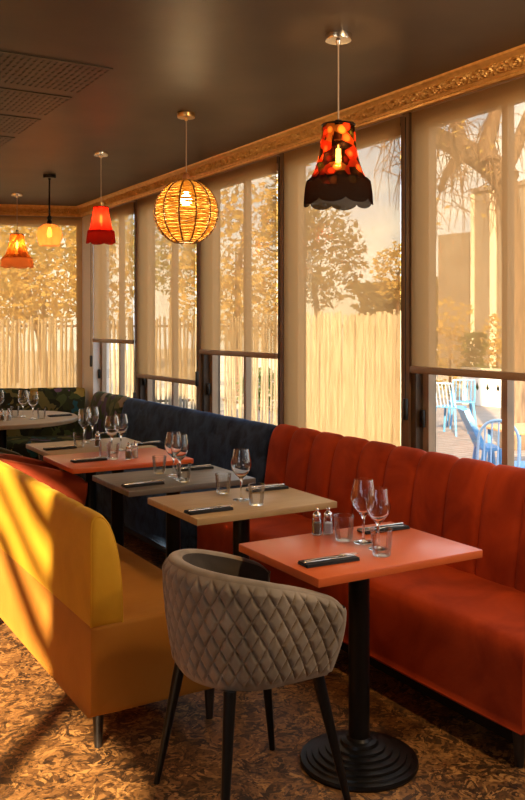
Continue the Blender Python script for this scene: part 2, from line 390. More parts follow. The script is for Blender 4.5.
# ------------------------------------------------------------------ banquettes
def leg_m(x,y,z1,r0,r1,dx=0,dy=0): return M().tube([(x+dx,y+dy,0),(x,y,z1)],[r1,r0],14)
def smoothpath(pts,n):
    """resample a polyline through Catmull-Rom"""
    P=[Vector((0,)*0+p) if False else Vector((p[0],p[1],0)) for p in pts]; out=[]
    P=[P[0]*2-P[1]]+P+[P[-1]*2-P[-2]]
    seg=len(P)-3
    for k in range(n):
        t=k/(n-1)*seg; i=min(int(t),seg-1); t-=i
        a,b_,c_,d=P[i:i+4]
        out.append(.5*((2*b_)+(c_-a)*t+(2*a-5*b_+4*c_-d)*t*t+(3*b_-a-3*c_+d)*t**3))
    return out
def channel_back(y0,y1,prof,nch,bulge,fade,res=12,endround=.025):
    """prof: list of (x,z); bulges outward with vertical channels"""
    n=len(prof); nor=[]
    for i in range(n):
        d=prof[min(i+1,n-1)]-prof[max(i-1,0)]; nn=Vector((-d.y,d.x,0)); nor.append(nn.normalized())
    ny=max(2,nch*res+1)
    m=M()
    def fn(a,b_):
        y=y0+(y1-y0)*a; j=int(round(b_*(n-1)))
        ph=(a*nch)%1.0 if a<1 else 0.0
        s=(1-abs(2*ph-1)**6)
        w=fade(j/(n-1))
        p=prof[j]+nor[j]*(bulge*s*w)
        return (p.x,y,p.y)
    m.grid(fn,ny,n)
    o=len(m.v)
    # end caps with a soft pillow
    for yy,sg in ((y0,-1),(y1,1)):
        c=sum((p for p in prof),Vector((0,0,0)))/n
        base=[]
        for k,(sc,off) in enumerate([(1,0),(.97,.006),(.9,.010),(.5,.012)]):
            base.append([ (c.x+(p.x-c.x)*sc, yy+sg*off, c.y+(p.y-c.y)*sc) for p in prof])
        vs=[q for r_ in base for q in r_]; fs=[]
        for k in range(3):
            for i in range(n):
                i2=(i+1)%n; fs.append((k*n+i,k*n+i2,(k+1)*n+i2,(k+1)*n+i))
        fs.append([3*n+i for i in range(n)])
        m.add(vs,fs)
    # close the underside
    vs=[fn(i/(ny-1),0) for i in range(ny)]+[fn(i/(ny-1),1) for i in range(ny)]
    m.add(vs,[(i,i+1,ny+i+1,ny+i) for i in range(ny-1)])
    return m
BPROF=smoothpath([(.435,.41),(.455,.55),(.475,.70),(.492,.80),(.520,.875),(.560,.900),(.595,.880),(.605,.82),(.605,.60),(.605,.40)],34)
def banquette(name,label,mt_,loc,rz,length,nch,bulge,backname='backrest',frontm=None,res=12):
    t=thing(name,label,'banquette',loc,rz,'banquettes along the walls')
    channel_back(.0,length,BPROF,nch,bulge,lambda q:1 if q<.55 else max(0,1-(q-.55)*5),res).build('backrest',mt_,t,smooth=55)
    # seat: soft block with rounded front edge
    sp=smoothpath([(.60,.14),(.30,.135),(.02,.135),(.0,.16),(.0,.28),(.002,.38),(.018,.425),(.06,.447),(.2,.456),(.36,.455),(.45,.445),(.60,.44)],40)
    channel_back(.0,length,sp,1,.006,lambda q:1,24).build('seat',mt_,t,smooth=55)
    M().box(.07,.58,.04,length-.04,.05,.134).build('plinth',MT['black'],t,smooth=0)
    for y in (.055,length-.055):
        for x in (.045,.55): leg_m(x,y,.14,.024,.016).build('leg',MT['blackwood'],t)
    return t
banquette('banquette','rust red velvet banquette with tall channelled back below the right-hand windows',MT['red'],(2.25,2.08,0),0,2.465,11,.021,res=18)
banquette('banquette','dark navy velvet banquette between the red and the floral ones',MT['navy'],(2.25,4.575,0),0,2.395,7,.004)
banquette('banquette','short lilac and green floral banquette between navy bench and room corner',MT['floral2'],(2.25,7.00,0),0,.76,2,.01)
nb_=Vector((e.y*-1,e.x)); # inward normal of the back wall
o0=Vector((cx,cy))+e*.02+nb_*.765
t=banquette('banquette','dark green floral banquette along the back wall behind the round table',MT['floral'],(o0.x,o0.y,0),AB-PI/2,3.3,6,.008)
# the local x of a banquette points to the wall; turn so that it faces the room
t.rotation_euler=(0,0,AB-PI/2)

# mustard sofa seen from behind
t=thing('sofa','mustard yellow velvet bench sofa turned away, with rounded back and black legs','sofa',(1.045,2.955,0))
Ls=1.62
yp=smoothpath([(.0,.452),(.0,.60),(.0,.76),(.001,.812),(.008,.834),(.028,.841),(.054,.824),(.078,.775),(.098,.70),(.112,.59),(.117,.452)],40)
yp=[Vector((p.x,p.y,0)) for p in yp]
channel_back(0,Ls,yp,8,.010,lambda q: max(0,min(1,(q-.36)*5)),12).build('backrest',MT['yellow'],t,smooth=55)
for yy in (-.002,Ls+.002): M().tube([(q.x,yy,q.y) for q in yp],.0045,8).build('piping',MT['yellow'],t)
sp=smoothpath([(.27,.135),(.012,.135),(.0,.15),(.0,.30),(.0,.43),(.010,.450),(.05,.453),(.27,.458),(.48,.455),(.525,.44),(.54,.40),(.545,.28),(.54,.15),(.525,.135)],40)
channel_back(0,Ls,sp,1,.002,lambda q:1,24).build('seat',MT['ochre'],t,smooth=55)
for y in (.05,Ls-.1):
    for x in (.045,.495): leg_m(x,y,.14,.022,.014).build('leg',MT['blackwood'],t)

# ------------------------------------------------------------------ tables
BASEP=[(.0,.0),(.203,.0),(.206,.008),(.203,.018),(.185,.020),(.182,.026),(.165,.028),(.163,.036),(.142,.038),(.140,.046),(.118,.048),(.116,.056),(.092,.058),(.090,.066),(.066,.069),(.062,.080),(.045,.084),(.038,.092),(.0,.092)]
def table(label,x0,y0,w,l,mt_,rounded=None):
    t=thing('dining_table',label,'table',(x0+w/2,y0+l/2,0),0,'pedestal dining tables')
    if rounded: M().lathe([(.0,.716),(rounded-.006,.716),(rounded,.722),(rounded,.744),(rounded-.006,.75),(0,.75)],72).build('tabletop',mt_,t)
    else: M().rbox(-w/2,w/2,-l/2,l/2,.722,.75,.003,2).build('tabletop',mt_,t,smooth=30)
    b=M().lathe(BASEP,48).build('base',MT['black'],t,smooth=35)
    M().lathe([(.037,.085),(.037,.715)],24).build('column',MT['black'],t)
    M().box(-.16,.16,-.02,.02,.700,.7215).box(-.02,.02,-.16,.16,.7005,.7213).build('top_bracket',MT['black'],t,smooth=0)
    return t
TB={1:(1.4928,2.1876,.683,.500),2:(1.539,3.11,.683,.500),3:(1.524,3.793,.683,.500),4:(1.50,4.53,.72,.545),5:(1.555,5.085,.683,.56)}
table('orange square table nearest the camera, between the quilted chair and red banquette',*TB[1],MT['t_orange'])
table('tan wood-look table between the front orange table and the grey table',*TB[2],MT['t_tan'])
table('dark grey table between the tan table and the far orange table',*TB[3],MT['t_grey'])
table('far orange table beside the navy banquette, pushed against a tan one',*TB[4],MT['t_orange'])
table('tan table pushed against the far side of the farther orange table',*TB[5],MT['t_tan'])
table('large round pale wood table in the corner by the floral banquettes',1.83-.6,7.36-.6,1.2,1.2,MT['t_round'],.62)

# ------------------------------------------------------------------ tub chairs
def tub_chair(label,mo,mi,loc,rz,quilted=True):
    t=thing('tub_chair',label,'chair',loc,rz,'tub chairs')
    # plan curve, from the front of one arm round the back to the other
    def plan(a):
        hw,bx,fx,rr=.252,-.268,.19,.24
        st=fx-(bx+rr); arc=PI*rr*.5*1.02; back=2*(hw-rr)
        tot=2*st+2*arc+back; s=a*tot
        if s<st: return (fx-s,-hw),(0,-1)
        s-=st
        if s<arc: q=s/arc*PI/2; return (bx+rr-rr*math.sin(q),-hw+rr-rr*math.cos(q)),(-math.sin(q),-math.cos(q))
        s-=arc
        if s<back: return (bx,-hw+rr+s),(-1,0)
        s-=back
        if s<arc: q=s/arc*PI/2; return (bx+rr-rr*math.cos(q),hw-rr+rr*math.sin(q)),(-math.cos(q),math.sin(q))
        s-=arc
        return (bx+rr+s,hw),(0,1)
    TOT=2*(.19+.028)+PI*.24*1.02+.03
    def rim(a):
        q=abs(2*a-1); return .780-.122*q**2.4-.012*max(0,(q-.93)/.07)**2
    def shell(a,b_,inset,quilt):
        (x,y),(nx,ny)=plan(a); z0=.445; z1=rim(a); z=z0+(z1-z0)*b_
        sc=.86+.14*math.sin(min(1,b_*1.05)*PI/2)
        cxx=-.02; x=cxx+(x-cxx)*sc; y*=sc
        d=-inset
        if quilt:
            u=a*TOT/.050; v=(z-.445)/.082
            p=abs(math.sin((u+v)*PI)); q=abs(math.sin((u-v)*PI)); h=1-(1-min(p,q))**3
            ed=min(1,b_*12,(1-b_)*14,a*40,(1-a)*40); d+=.0125*h*ed
        ed2=max(0,b_-.94)/.06; d-= .006*ed2*ed2
        return (x+nx*d,y+ny*d,z)
    ou=M().grid(lambda a,b_:shell(a,b_,0,quilted),420 if quilted else 120,84 if quilted else 24)
    ou.build('outer_shell',mo,t,smooth=60)
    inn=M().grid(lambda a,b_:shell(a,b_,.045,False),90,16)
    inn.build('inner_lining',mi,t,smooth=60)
    # rounded rim that joins both skins, and the arm fronts
    rm=M()
    def rimf(a,b_):
        o=Vector(shell(a,1,0,False)); i=Vector(shell(a,1,.045,False)); c=(o+i)/2; h=(o-i)/2
        an=PI*b_; return c+h*math.cos(an)+Vector((0,0,.011*math.sin(an)))
    rm.grid(rimf,90,9)
    for a in (0,1):
        def fr(p,q,a=a):
            o=Vector(shell(a,p,0,False)); i=Vector(shell(a,p,.045,False)); c=(o+i)/2; h=(o-i)/2
            an=PI*q; return c+h*math.cos(an)+Vector((.018*math.sin(an),0,0))
        rm.grid(fr,20,9)
    rm.build('rim',mo,t,smooth=60)
    # seat pan and cushion
    def disc(sc,z):
        return [( -.02+(plan(k/60)[0][0]+.02)*sc, plan(k/60)[0][1]*sc, z) for k in range(61)]
    sm=M(); rings=[disc(.85,.445),disc(.83,.435),disc(.4,.43)]
    vs=[p for r_ in rings for p in r_]; fs=[]
    for k in range(2):
        for i in range(61):
            i2=(i+1)%61; fs.append((k*61+i,k*61+i2,(k+1)*61+i2,(k+1)*61+i))
    fs.append([122+i for i in range(61)])
    sm.add(vs,fs).build('seat_pan',mo,t,smooth=60)
    rings=[disc(.66,.446),disc(.70,.455),disc(.715,.475),disc(.69,.497),disc(.6,.506),disc(.3,.51)]
    vs=[p for r_ in rings for p in r_]; fs=[]
    for k in range(5):
        for i in range(61):
            i2=(i+1)%61; fs.append((k*61+i,k*61+i2,(k+1)*61+i2,(k+1)*61+i))
    fs.append([305+i for i in range(61)])
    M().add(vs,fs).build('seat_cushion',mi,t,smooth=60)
    for x in (-1,1):
        for y in (-1,1):
            M().tube([(.0+.225*x,.235*y,0),(-.01+.155*x,.165*y,.437)],[.0105,.02],16).build('leg',MT['black'],t)
    return t
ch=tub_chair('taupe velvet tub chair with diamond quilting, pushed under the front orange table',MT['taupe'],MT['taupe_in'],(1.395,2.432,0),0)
tub_chair('brick red tub chair behind the mustard sofa, at the far orange table',MT['redchair'],MT['redchair'],(1.425,4.905,0),0,False)
tub_chair('olive tub chair beyond the red one, at the far tan table',MT['olive'],MT['olive'],(1.37,5.50,0),0,False)

# ------------------------------------------------------------------ tableware
def revolve(name,prof,mt_,parent=None,seg=28): return M().lathe(prof,seg).build(name,mt_,parent,smooth=50)
WG=[(.0,.0),(.020,.0005),(.036,.001),(.0365,.0025),(.020,.005),(.006,.010),(.0042,.02),(.004,.06),(.0045,.085),(.010,.097),(.026,.112),(.040,.132),(.0455,.152),(.0445,.172),(.039,.198),(.0335,.225),(.0327,.2252),(.038,.198),(.0435,.172),(.0445,.152),(.039,.133),(.025,.114),(.009,.100),(.0,.098)]
def wine_proto():
    o=revolve('wine_glass',WG,MT['wineglass']); return o
TU=[(.0,.0),(.028,.0),(.0305,.003),(.0375,.088),(.0368,.089),(.0355,.087),(.0292,.012),(.027,.010),(.0,.009)]
def tumbler_proto(): return M().lathe(TU,28).ring((0,0,.0885),.0367,.0011,28,6).build('tumbler',MT['glass'],None,smooth=50)
def shaker_proto(kind):
    t=thing('%s_shaker'%kind,'x','%s shaker'%kind)
    revolve('glass_body',[(.0,.0),(.015,.0),(.0165,.003),(.0165,.050),(.012,.058),(.0112,.057),(.0155,.049),(.0155,.004),(.0,.003)],MT['glass'],t,20)
    revolve('filling',[(.0,.004),(.0148,.004),(.0148,.040 if kind=='pepper' else .036),(.0,.041)],MT['pepper' if kind=='pepper' else 'salt'],t,20)
    revolve('cap',[(.0127,.055),(.0135,.058),(.0135,.066),(.011,.071),(.006,.074),(.0045,.077),(.0065,.081),(.0065,.084),(.003,.088),(.0,.0885)],MT['chrome'],t,20)
    return t
def napkin_proto():
    t=thing('napkin','x','napkin')
    m=M().rbox(-.10,.10,-.032,.032,.0,.006,.0025,2).rbox(-.099,.10,-.031,.030,.0062,.011,.0022,2)
    m.build('folded_cloth',MT['napkin'],t); return t
def fork_proto():
    m=M(); m.grid(lambda a,b_:(-.095+.125*a,(b_-.5)*(.012-.006*math.sin(a*PI)*.9),.0135+.003*math.sin(a*PI)),12,3)
    m.grid(lambda a,b_:(.03+.035*a,(b_-.5)*(.007+.016*min(1,a*1.6)),.0135+.004*math.sin(a*PI/1.2)),8,5)
    for k in range(4):
        y=-.0093+.0062*k; m.tube([(.064,y,.0150),(.085,y,.0138),(.106,y*.96,.0165)],[.0016,.0015,.0008],5)
    o=m.build('fork',MT['steel']); s=o.modifiers.new('thick','SOLIDIFY'); s.thickness=.0016; return o
def knife_proto():
    m=M(); m.tube([(-.10,0,.0145),(-.09,0,.0145),(-.02,0,.0145),(0,0,.0145)],[.0018,.003,.0026,.0018],8)
    m.grid(lambda a,b_:(.0+.10*a,-.006*b_*(1-a**4)+.003,.0145+.0006),12,2)
    o=m.build('knife',MT['steel']); s=o.modifiers.new('thick','SOLIDIFY'); s.thickness=.0014; return o
PRO={'wine':wine_proto(),'tumbler':tumbler_proto(),'salt':shaker_proto('salt'),'pepper':shaker_proto('pepper'),'napkin':napkin_proto(),'fork':fork_proto(),'knife':knife_proto()}
USED=set()
CAT={'wine':'wine glass','tumbler':'tumbler','salt':'salt shaker','pepper':'pepper shaker','napkin':'napkin','fork':'fork','knife':'knife'}
GRP={'wine':'wine glasses','tumbler':'water tumblers','salt':'shakers','pepper':'shakers','napkin':'black napkins','fork':'cutlery on napkins','knife':'cutlery on napkins'}
ZT=.7502
def place(kind,x,y,label,rz=0,z=ZT,scale=1):
    p=PRO[kind]
    if kind not in USED: o=p; USED.add(kind); o['label']=label
    else: o=copy_tree(p)
    o.location=(x,y,z); o.rotation_euler=(0,0,rz); o.scale=(scale*(1.12 if kind in ('salt','pepper') else 1),)*3
    return tag(o,label,CAT[kind],GRP[kind])
def setting(x,y,rz,where,cut=True):
    place('napkin',x,y,'folded black napkin '+where,rz)
    if cut:
        c,s_=math.cos(rz),math.sin(rz)
        a=.012; place('fork',x-a*-s_*1+.012*c,y+a*c+.012*s_,'steel fork on the napkin '+where,rz,ZT-.0018)
        a=-.012; place('knife',x+s_*-a,y+a*c,'steel knife on the napkin '+where,rz,ZT-.0005)
# front orange table
setting(1.628,2.325,-.06,'at the near-left edge of the front orange table')
setting(2.06,2.585,PI-.05,'on the bench side of the front orange table')
place('tumbler',1.84,2.535,'empty tumbler beside the shakers on the front orange table')
place('wine',1.882,2.475,'tall wine glass, farther of two on the front orange table')
place('wine',1.872,2.378,'smaller wine glass, nearer of two on the front orange table',0,ZT,.93)
place('tumbler',1.828,2.305,'empty tumbler nearest the camera on the front orange table')
place('pepper',1.805,2.655,'pepper shaker on the front orange table, left of the salt')
place('salt',1.848,2.645,'salt shaker on the front orange table, between pepper and tumbler')
# tan table
setting(1.645,3.215,.0,'at the near-left edge of the tan table')
setting(2.10,3.50,PI,'on the bench side of the tan table')
place('tumbler',1.88,3.53,'tumbler left of the single wine glass on the tan table')
place('wine',1.874,3.35,'single wine glass in the middle of the nearer tan table')
place('tumbler',1.879,3.225,'tumbler right of the single wine glass on the tan table')
# grey table
setting(1.64,3.90,.02,'at the near-left edge of the grey table')
setting(2.06,4.19,PI,'on the bench side of the grey table')
place('tumbler',1.845,4.17,'tumbler behind the wine glasses on the grey table')
place('wine',1.875,4.06,'wine glass on the grey table, farther of its two')
place('wine',1.862,3.955,'wine glass on the grey table, nearer of its two')
place('tumbler',1.85,3.885,'tumbler nearest the camera on the grey table')
def onp(u,v): p=atz(u,v,.75); return p.x,p.y
# far orange table
setting(*onp(89,461),.03,'at the near-left edge of the far orange table')
setting(*onp(147,444.5),PI,'on the bench side of the far orange table')
place('wine',*onp(112,453),'wine glass on the far orange table, left of its two')
place('wine',*onp(121,450.5),'wine glass on the far orange table, right of its two')
place('tumbler',*onp(105,457),'tumbler at the left of the glasses on the far orange table')
place('tumbler',*onp(113,459),'tumbler in front of the wine glasses on the far orange table')
place('pepper',*onp(128.5,459.3),'pepper shaker on the far orange table, left of the salt')
place('salt',*onp(135,458),'salt shaker on the far orange table, right of the pepper')
# far tan table
setting(*onp(60,449),.03,'at the near-left edge of the far tan table')
setting(*onp(112,434),PI,'on the bench side of the far tan table')
place('wine',*onp(84.5,443),'wine glass on the far tan table, left of its two')
place('wine',*onp(92.5,440.5),'wine glass on the far tan table, right of its two')
place('tumbler',*onp(79,447),'tumbler at the left of the wine glasses on the far tan table')
place('pepper',*onp(97.5,446.5),'lone pepper shaker on the far tan table')
# round table
setting(*onp(60,416),PI,'at the right edge of the round table')
place('wine',*onp(23,417),'wine glass on the round table, left one of the close pair')
place('wine',*onp(33,419),'wine glass on the round table, right one of the close pair')
place('wine',*onp(-1,417),'wine glass on the round table, cut by the left photo edge')
place('tumbler',*onp(41.5,418.5),'tumbler right of the wine glasses on the round table')
place('tumbler',*onp(15,417),'tumbler left of the wine glasses on the round table')
place('pepper',*onp(2,421),'pepper shaker near the left photo edge on the round table')
place('salt',*onp(8.5,420.5),'salt shaker near the left photo edge on the round table')

# ------------------------------------------------------------------ pendant lamps
def light(t,z,power,col,r=.03):
    l=bpy.data.lights.new('bulb_light','POINT'); l.energy=power; l.color=col; l.shadow_soft_size=r
    o=bpy.data.objects.new('bulb_light',l); COL.objects.link(o); o.parent=t; o.location=(0,0,z)
def pendant(label,x,y,ztop,canmat,cordmat,cr=.003,canr=.05):
    t=thing('pendant_lamp',label,'pendant lamp',(x,y,0),R.random()*6,'pendant lamps')
    M().lathe([(.0,ZC-.001),(canr,ZC-.001),(canr,ZC-.020),(canr*.96,ZC-.026),(.012,ZC-.027),(.008,ZC-.042),(.0,ZC-.042)],32).build('canopy',canmat,t,smooth=25)
    M().tube([(0,0,ZC-.04),(0,0,ztop)],cr,8).build('cord',cordmat,t)
    return t
def bulb(t,zt,ln,r,fil,glass=True):
    b=revolve('bulb',[(.0,zt-ln),(r*.5,zt-ln+.004),(r,zt-ln+r),(r*.95,zt-ln*.5),(.013,zt-.02),(.012,zt)],MT['bulbglass'],t,18)
    M().tube([(0,0,zt-.02),(0,0,zt-ln*.3)],.002,6).lathe([(.0,zt-ln*.84),(r*.42,zt-ln*.78),(r*.42,zt-ln*.32),(.0,zt-ln*.28)],10).build('filament',fil,b)
    revolve('socket',[(.0,zt+.06),(.018,zt+.06),(.019,zt+.0),(.0,zt-.001)],MT['brass'],t,18)
def panel_shade(prof,npan=8,depth=.05):
    """bell shade with soft panels"""
    def wav(a,i,r):
        k=abs(math.cos(a*npan/2)); return r*(1-depth*(1-k)*(i/(len(prof)-1))),0
    return M().lathe(prof,96,wav=wav)
def fringe(r0,r1,z0,z1,nsc,dip,n=180,pw=1):
    m=M(); rows=10
    def fn(a,b_):
        an=2*PI*a; k=abs(math.sin(an*nsc/2)); r=r0+(r1-r0)*b_**pw; r*=1+.012*math.sin(an*n/2)
        zl=z1-dip*(k**.6)+dip; 
        return (r*math.cos(an),r*math.sin(an),z0+(zl-dip*0-z0)*b_)
    return m.grid(fn,n*2,rows,wrapu=True)
# black floral lamp (front)
t=pendant('black lampshade with red flowers and scalloped lace hem, nearest lamp',2.07,2.89,2.36,MT['chrome'],MT['cord_white'],.0032,.055)
sh=panel_shade([(.066,2.335),(.069,2.285),(.075,2.235),(.085,2.19),(.098,2.15),(.117,2.114)]).build('lamp_shade',MT['floralshade'],t,smooth=60)
fringe(.118,.140,2.116,2.006,8,.020,pw=.3).build('lace_fringe',MT['lace'],sh,smooth=60)
M().ring((0,0,2.335),.066,.004,40).build('trim_braid',MT['black'],sh)
M().tube([(-.066,0,2.333),(.066,0,2.333)],.003,6).tube([(0,-.066,2.333),(0,.066,2.333)],.003,6).lathe([(.0,2.36),(.014,2.355),(.016,2.335),(.0,2.334)],16).build('fitting',MT['black'],t)
bulb(t,2.275,.115,.024,MT['filament']); light(t,2.21,6.5,(1,.5,.2),.02)
# rattan globe
t=pendant('woven rattan globe lamp with wooden bead on a long cord',2.11,4.40,2.36,MT['brass'],MT['cord_white'],.003,.05)
M().lathe([(.0,2.375),(.012,2.371),(.0185,2.36),(.0205,2.35),(.0185,2.338),(.012,2.330),(.0,2.327)],20).build('bead',MT['wood_bead'],t)
GC,GR=2.151,.176
wv_=M(); nr=42
for k in range(nr):
    th=math.radians(17)+ (math.radians(158)-math.radians(17))*k/(nr-1)
    ph=R.random()*6; w=R.uniform(.4,1)
    def f(a,th=th,ph=ph,w=w):
        tt=th+.009*w*math.sin(a*6+ph)+.005*math.sin(a*13+ph*2)
        rr=GR*(1+.018*math.sin(a*6+k*PI)); return rr*math.sin(tt),rr*math.cos(tt)
    wv_.ring((0,0,GC),0,R.choice([.0036,.0042,.0048]),72,5,f)
wv_.build('woven_shade',MT['rattan'],t,smooth=60)
for k in range(12):
    a=2*PI*k/12
    pts=[((GR+.004)*math.sin(th)*math.cos(a),(GR+.004)*math.sin(th)*math.sin(a),GC+(GR+.004)*math.cos(th)) for th in [math.radians(8)+math.radians(152)*j/18 for j in range(19)]]
    M().tube(pts,.0042,6).build('rib',MT['ribdark'],t)
for an,sg in ((9,28),(160,36)): M().ring((0,0,GC+GR*math.cos(math.radians(an))),GR*math.sin(math.radians(an)),.006,sg).build('end_hoop',MT['ribdark'],t)
revolve('bulb',[(.0,2.185),(.018,2.189),(.03,2.21),(.03,2.228),(.018,2.252),(.013,2.262),(.0,2.262)],MT['bulb_bright'],t,18)
revolve('socket',[(.0,2.33),(.018,2.328),(.019,2.263),(.0,2.2625)],MT['brass'],t,18)
light(t,2.15,11,(1,.68,.33),.03)
# red lampshade
t=pendant('red fabric lampshade with dark red scalloped fringe, beside the rattan globe',2.08,5.68,2.35,MT['chrome'],MT['cord_white'],.003,.05)
sh=panel_shade([(.05,2.328),(.056,2.28),(.066,2.225),(.078,2.175),(.086,2.155)],6,.03).build('lamp_shade',MT['redshade'],t,smooth=60)
fringe(.090,.100,2.165,2.078,6,.014).build('fringe',MT['redfringe'],sh,smooth=60)
M().ring((0,0,2.328),.05,.004,32).build('trim_braid',MT['redfringe'],sh)
M().tube([(-.05,0,2.326),(.05,0,2.326)],.003,6).tube([(0,-.05,2.326),(0,.05,2.326)],.003,6).lathe([(.0,2.355),(.012,2.35),(.014,2.327),(.0,2.325)],16).build('fitting',MT['black'],t)
bulb(t,2.30,.10,.022,MT['filament']); light(t,2.235,1.7,(1,.42,.15),.02)
# amber glass globe
t=pendant('small amber glass globe lamp on a dark rod, between two shades',2.05,6.76,2.37,MT['black'],MT['black'],.007,.05)
revolve('glass_globe',[(.022,2.318),(.05,2.312),(.082,2.285),(.098,2.245),(.098,2.215),(.088,2.175),(.074,2.148),(.072,2.149),(.086,2.176),(.096,2.215),(.096,2.245),(.080,2.284),(.05,2.310)],MT['amberglass'],t,40)
revolve('socket',[(.0,2.385),(.012,2.383),(.02,2.365),(.013,2.35),(.022,2.335),(.024,2.31),(.016,2.29),(.0,2.289)],MT['black'],t,20)
revolve('bulb',[(.0,2.215),(.014,2.219),(.02,2.236),(.018,2.255),(.012,2.275),(.011,2.289)],MT['filament_amber'],t,18)
light(t,2.19,.9,(1,.6,.32),.02)
# amber fringed shade
t=pendant('amber patterned lampshade with peach fringe, farthest left lamp',2.08,7.83,2.37,MT['chrome'],MT['cord_white'],.003,.05)
sh=panel_shade([(.058,2.335),(.066,2.28),(.080,2.215),(.102,2.155),(.132,2.118)],6,.05).build('lamp_shade',MT['ambershade'],t,smooth=60)
fringe(.134,.142,2.122,2.035,6,.018).build('fringe',MT['peachfringe'],sh,smooth=60)
M().ring((0,0,2.335),.058,.004,32).build('trim_braid',MT['wood_bead'],sh)
M().tube([(-.058,0,2.333),(.058,0,2.333)],.003,6).tube([(0,-.058,2.333),(0,.058,2.333)],.003,6).lathe([(.0,2.375),(.012,2.37),(.014,2.334),(.0,2.332)],16).build('fitting',MT['chrome'],t)
bulb(t,2.30,.11,.024,MT['filament']); light(t,2.225,1.5,(1,.5,.18),.02)

# ------------------------------------------------------------------ outdoors
ZD=-.25
struct(M().box(3.1,30,-4,60,ZD-.2,ZD-.02).box(-30,3.1,-20,60,ZD-.2,ZD-.021).build('ground',MT['ground'],smooth=0))
struct(M().box(3.07,15.2,-2,16,ZD-.02,ZD).build('deck_outside',MT['deck'],smooth=0))
def reed_fence(name,label,p0,p1,z1,pitch,rad,mt_='reed'):
    p0,p1=Vector(p0),Vector(p1); d=(p1-p0); n=int(d.length/pitch); t=thing(name,label,'fence',(p0.x,p0.y,ZD),math.atan2(d.y,d.x),'reed fences')
    m=M()
    for k in range(n):
        x=k*pitch+R.uniform(-.3,.3)*pitch; r=rad*R.uniform(.7,1.15); h=z1-ZD+R.uniform(-.05,.05)
        m.tube([(x,R.uniform(-.01,.01),0),(x+R.uniform(-.02,.02),R.uniform(-.01,.01),h*.5),(x+R.uniform(-.03,.03),R.uniform(-.01,.01),h)],r,5)
    m.build('reeds',MT[mt_],t)
    for zz in (.3,1.75): M().box(0,d.length,-rad-.03,-rad,zz-.02,zz+.02).build('rail',MT['trimwood'],t,smooth=0)
    return t
reed_fence('reed_fence','closely packed reed fence behind the blind that is drawn fully down',(8.0,9.1),(8.0,12.55),1.70,.05,.03)
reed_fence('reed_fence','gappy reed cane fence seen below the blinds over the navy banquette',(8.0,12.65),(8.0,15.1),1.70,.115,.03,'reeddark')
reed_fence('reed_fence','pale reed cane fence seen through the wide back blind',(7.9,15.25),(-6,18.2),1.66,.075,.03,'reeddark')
def leaves(crowns,n,size,rr):
    m=M()
    tot=sum(r[0]*r[1]*r[2] for _,r in crowns)
    for c,r in crowns:
        for _ in range(int(n*r[0]*r[1]*r[2]/tot)):
            while True:
                p=Vector((rr.uniform(-1,1),rr.uniform(-1,1),rr.uniform(-1,1)))
                if p.length<1 and (p.length>.45 or rr.random()<.25): break
            p=Vector((c[0]+p.x*r[0],c[1]+p.y*r[1],c[2]+p.z*r[2])); s=size*rr.uniform(.6,1.3)
            a=Vector((rr.gauss(0,1),rr.gauss(0,1),rr.gauss(0,1))).normalized(); b_=a.orthogonal().normalized()
            m.add([p-a*s*.6,p+b_*s*.35,p+a*s*.6,p-b_*s*.35],[(0,1,2,3)])
    return m
def tree(label,base,crowns,n,size,mt_,tr=.12,name='tree',group='trees outside'):
    t=thing(name,label,name.replace('_',' '),base,0,group)
    rr=random.Random(hash(label)%1 + len(label))
    cl=[(Vector(c)-Vector(base),r) for c,r in crowns]
    leaves(cl,n,size,rr).build('foliage',mt_,t,smooth=0)
    top=sum((c for c,_ in cl),Vector())/len(cl)
    if tr:
        m=M().tube([(0,0,0),(top.x*.3,top.y*.3,top.z*.5),top],[tr,tr*.8,tr*.3],8)
        for c,r in cl: m.tube([(top.x*.3,top.y*.3,top.z*.55),c],[tr*.5,tr*.15],6)
        m.build('trunk',MT['bark'],t)
    return t
def base_of(p): return (p.x,p.y,ZD-.02)
p=at(322,255,30); tree('round brown-green tree beyond the fence, behind the black lampshade',base_of(p),[(p,(1.6,1.6,1.9)),(p+Vector((-.9,.6,.8)),(1.2,1.2,1.2)),(p+Vector((-.6,.8,2.2)),(1.1,1.1,1.1))],2600,.22,MT['leafdark'])
p=at(398,272,32); tree('low golden tree against the sky, left of the last post',base_of(p),[(p,(1.0,1.0,1.1))],700,.2,MT['leafgold'])
p=at(236,252,22); tree('golden olive tree beyond the reed fence, left of the black lampshade',base_of(p),[(p,(1.7,1.7,1.8)),(p+Vector((.3,0,1.6)),(1.2,1.2,1.2)),(p+Vector((0,0,-1.3)),(1.7,1.7,1))],2200,.2,MT['leafgold'])
p=at(170,245,42); tree('olive tree beyond the fence behind the rattan globe',base_of(p),[(p,(2.4,2.4,2.4)),(p+Vector((.6,0,1.8)),(1.6,1.6,1.6))],2600,.24,MT['leafolive'])
p=at(106,268,31); tree('tree with sunlit leaves behind the narrow corner blind',base_of(p),[(p,(1.5,1.5,2.3))],1500,.2,MT['leafgold'])
p=at(48,262,19.5); tree('golden-leaved tree filling the middle of the back window',base_of(p),[(p,(1.5,1.5,1.6)),(p+Vector((-1,0,-.7)),(1.3,1.3,1))],2600,.16,MT['leafgold'])
p=at(15,225,27); tree('olive-leaved tree high on the left of the back window',base_of(p),[(p,(2.0,2.0,2.2)),(p+Vector((2,0,.4)),(1.6,1.6,1.6)),(p+Vector((-2,0,-.4)),(1.8,1.8,2))],3200,.18,MT['leafolive'])
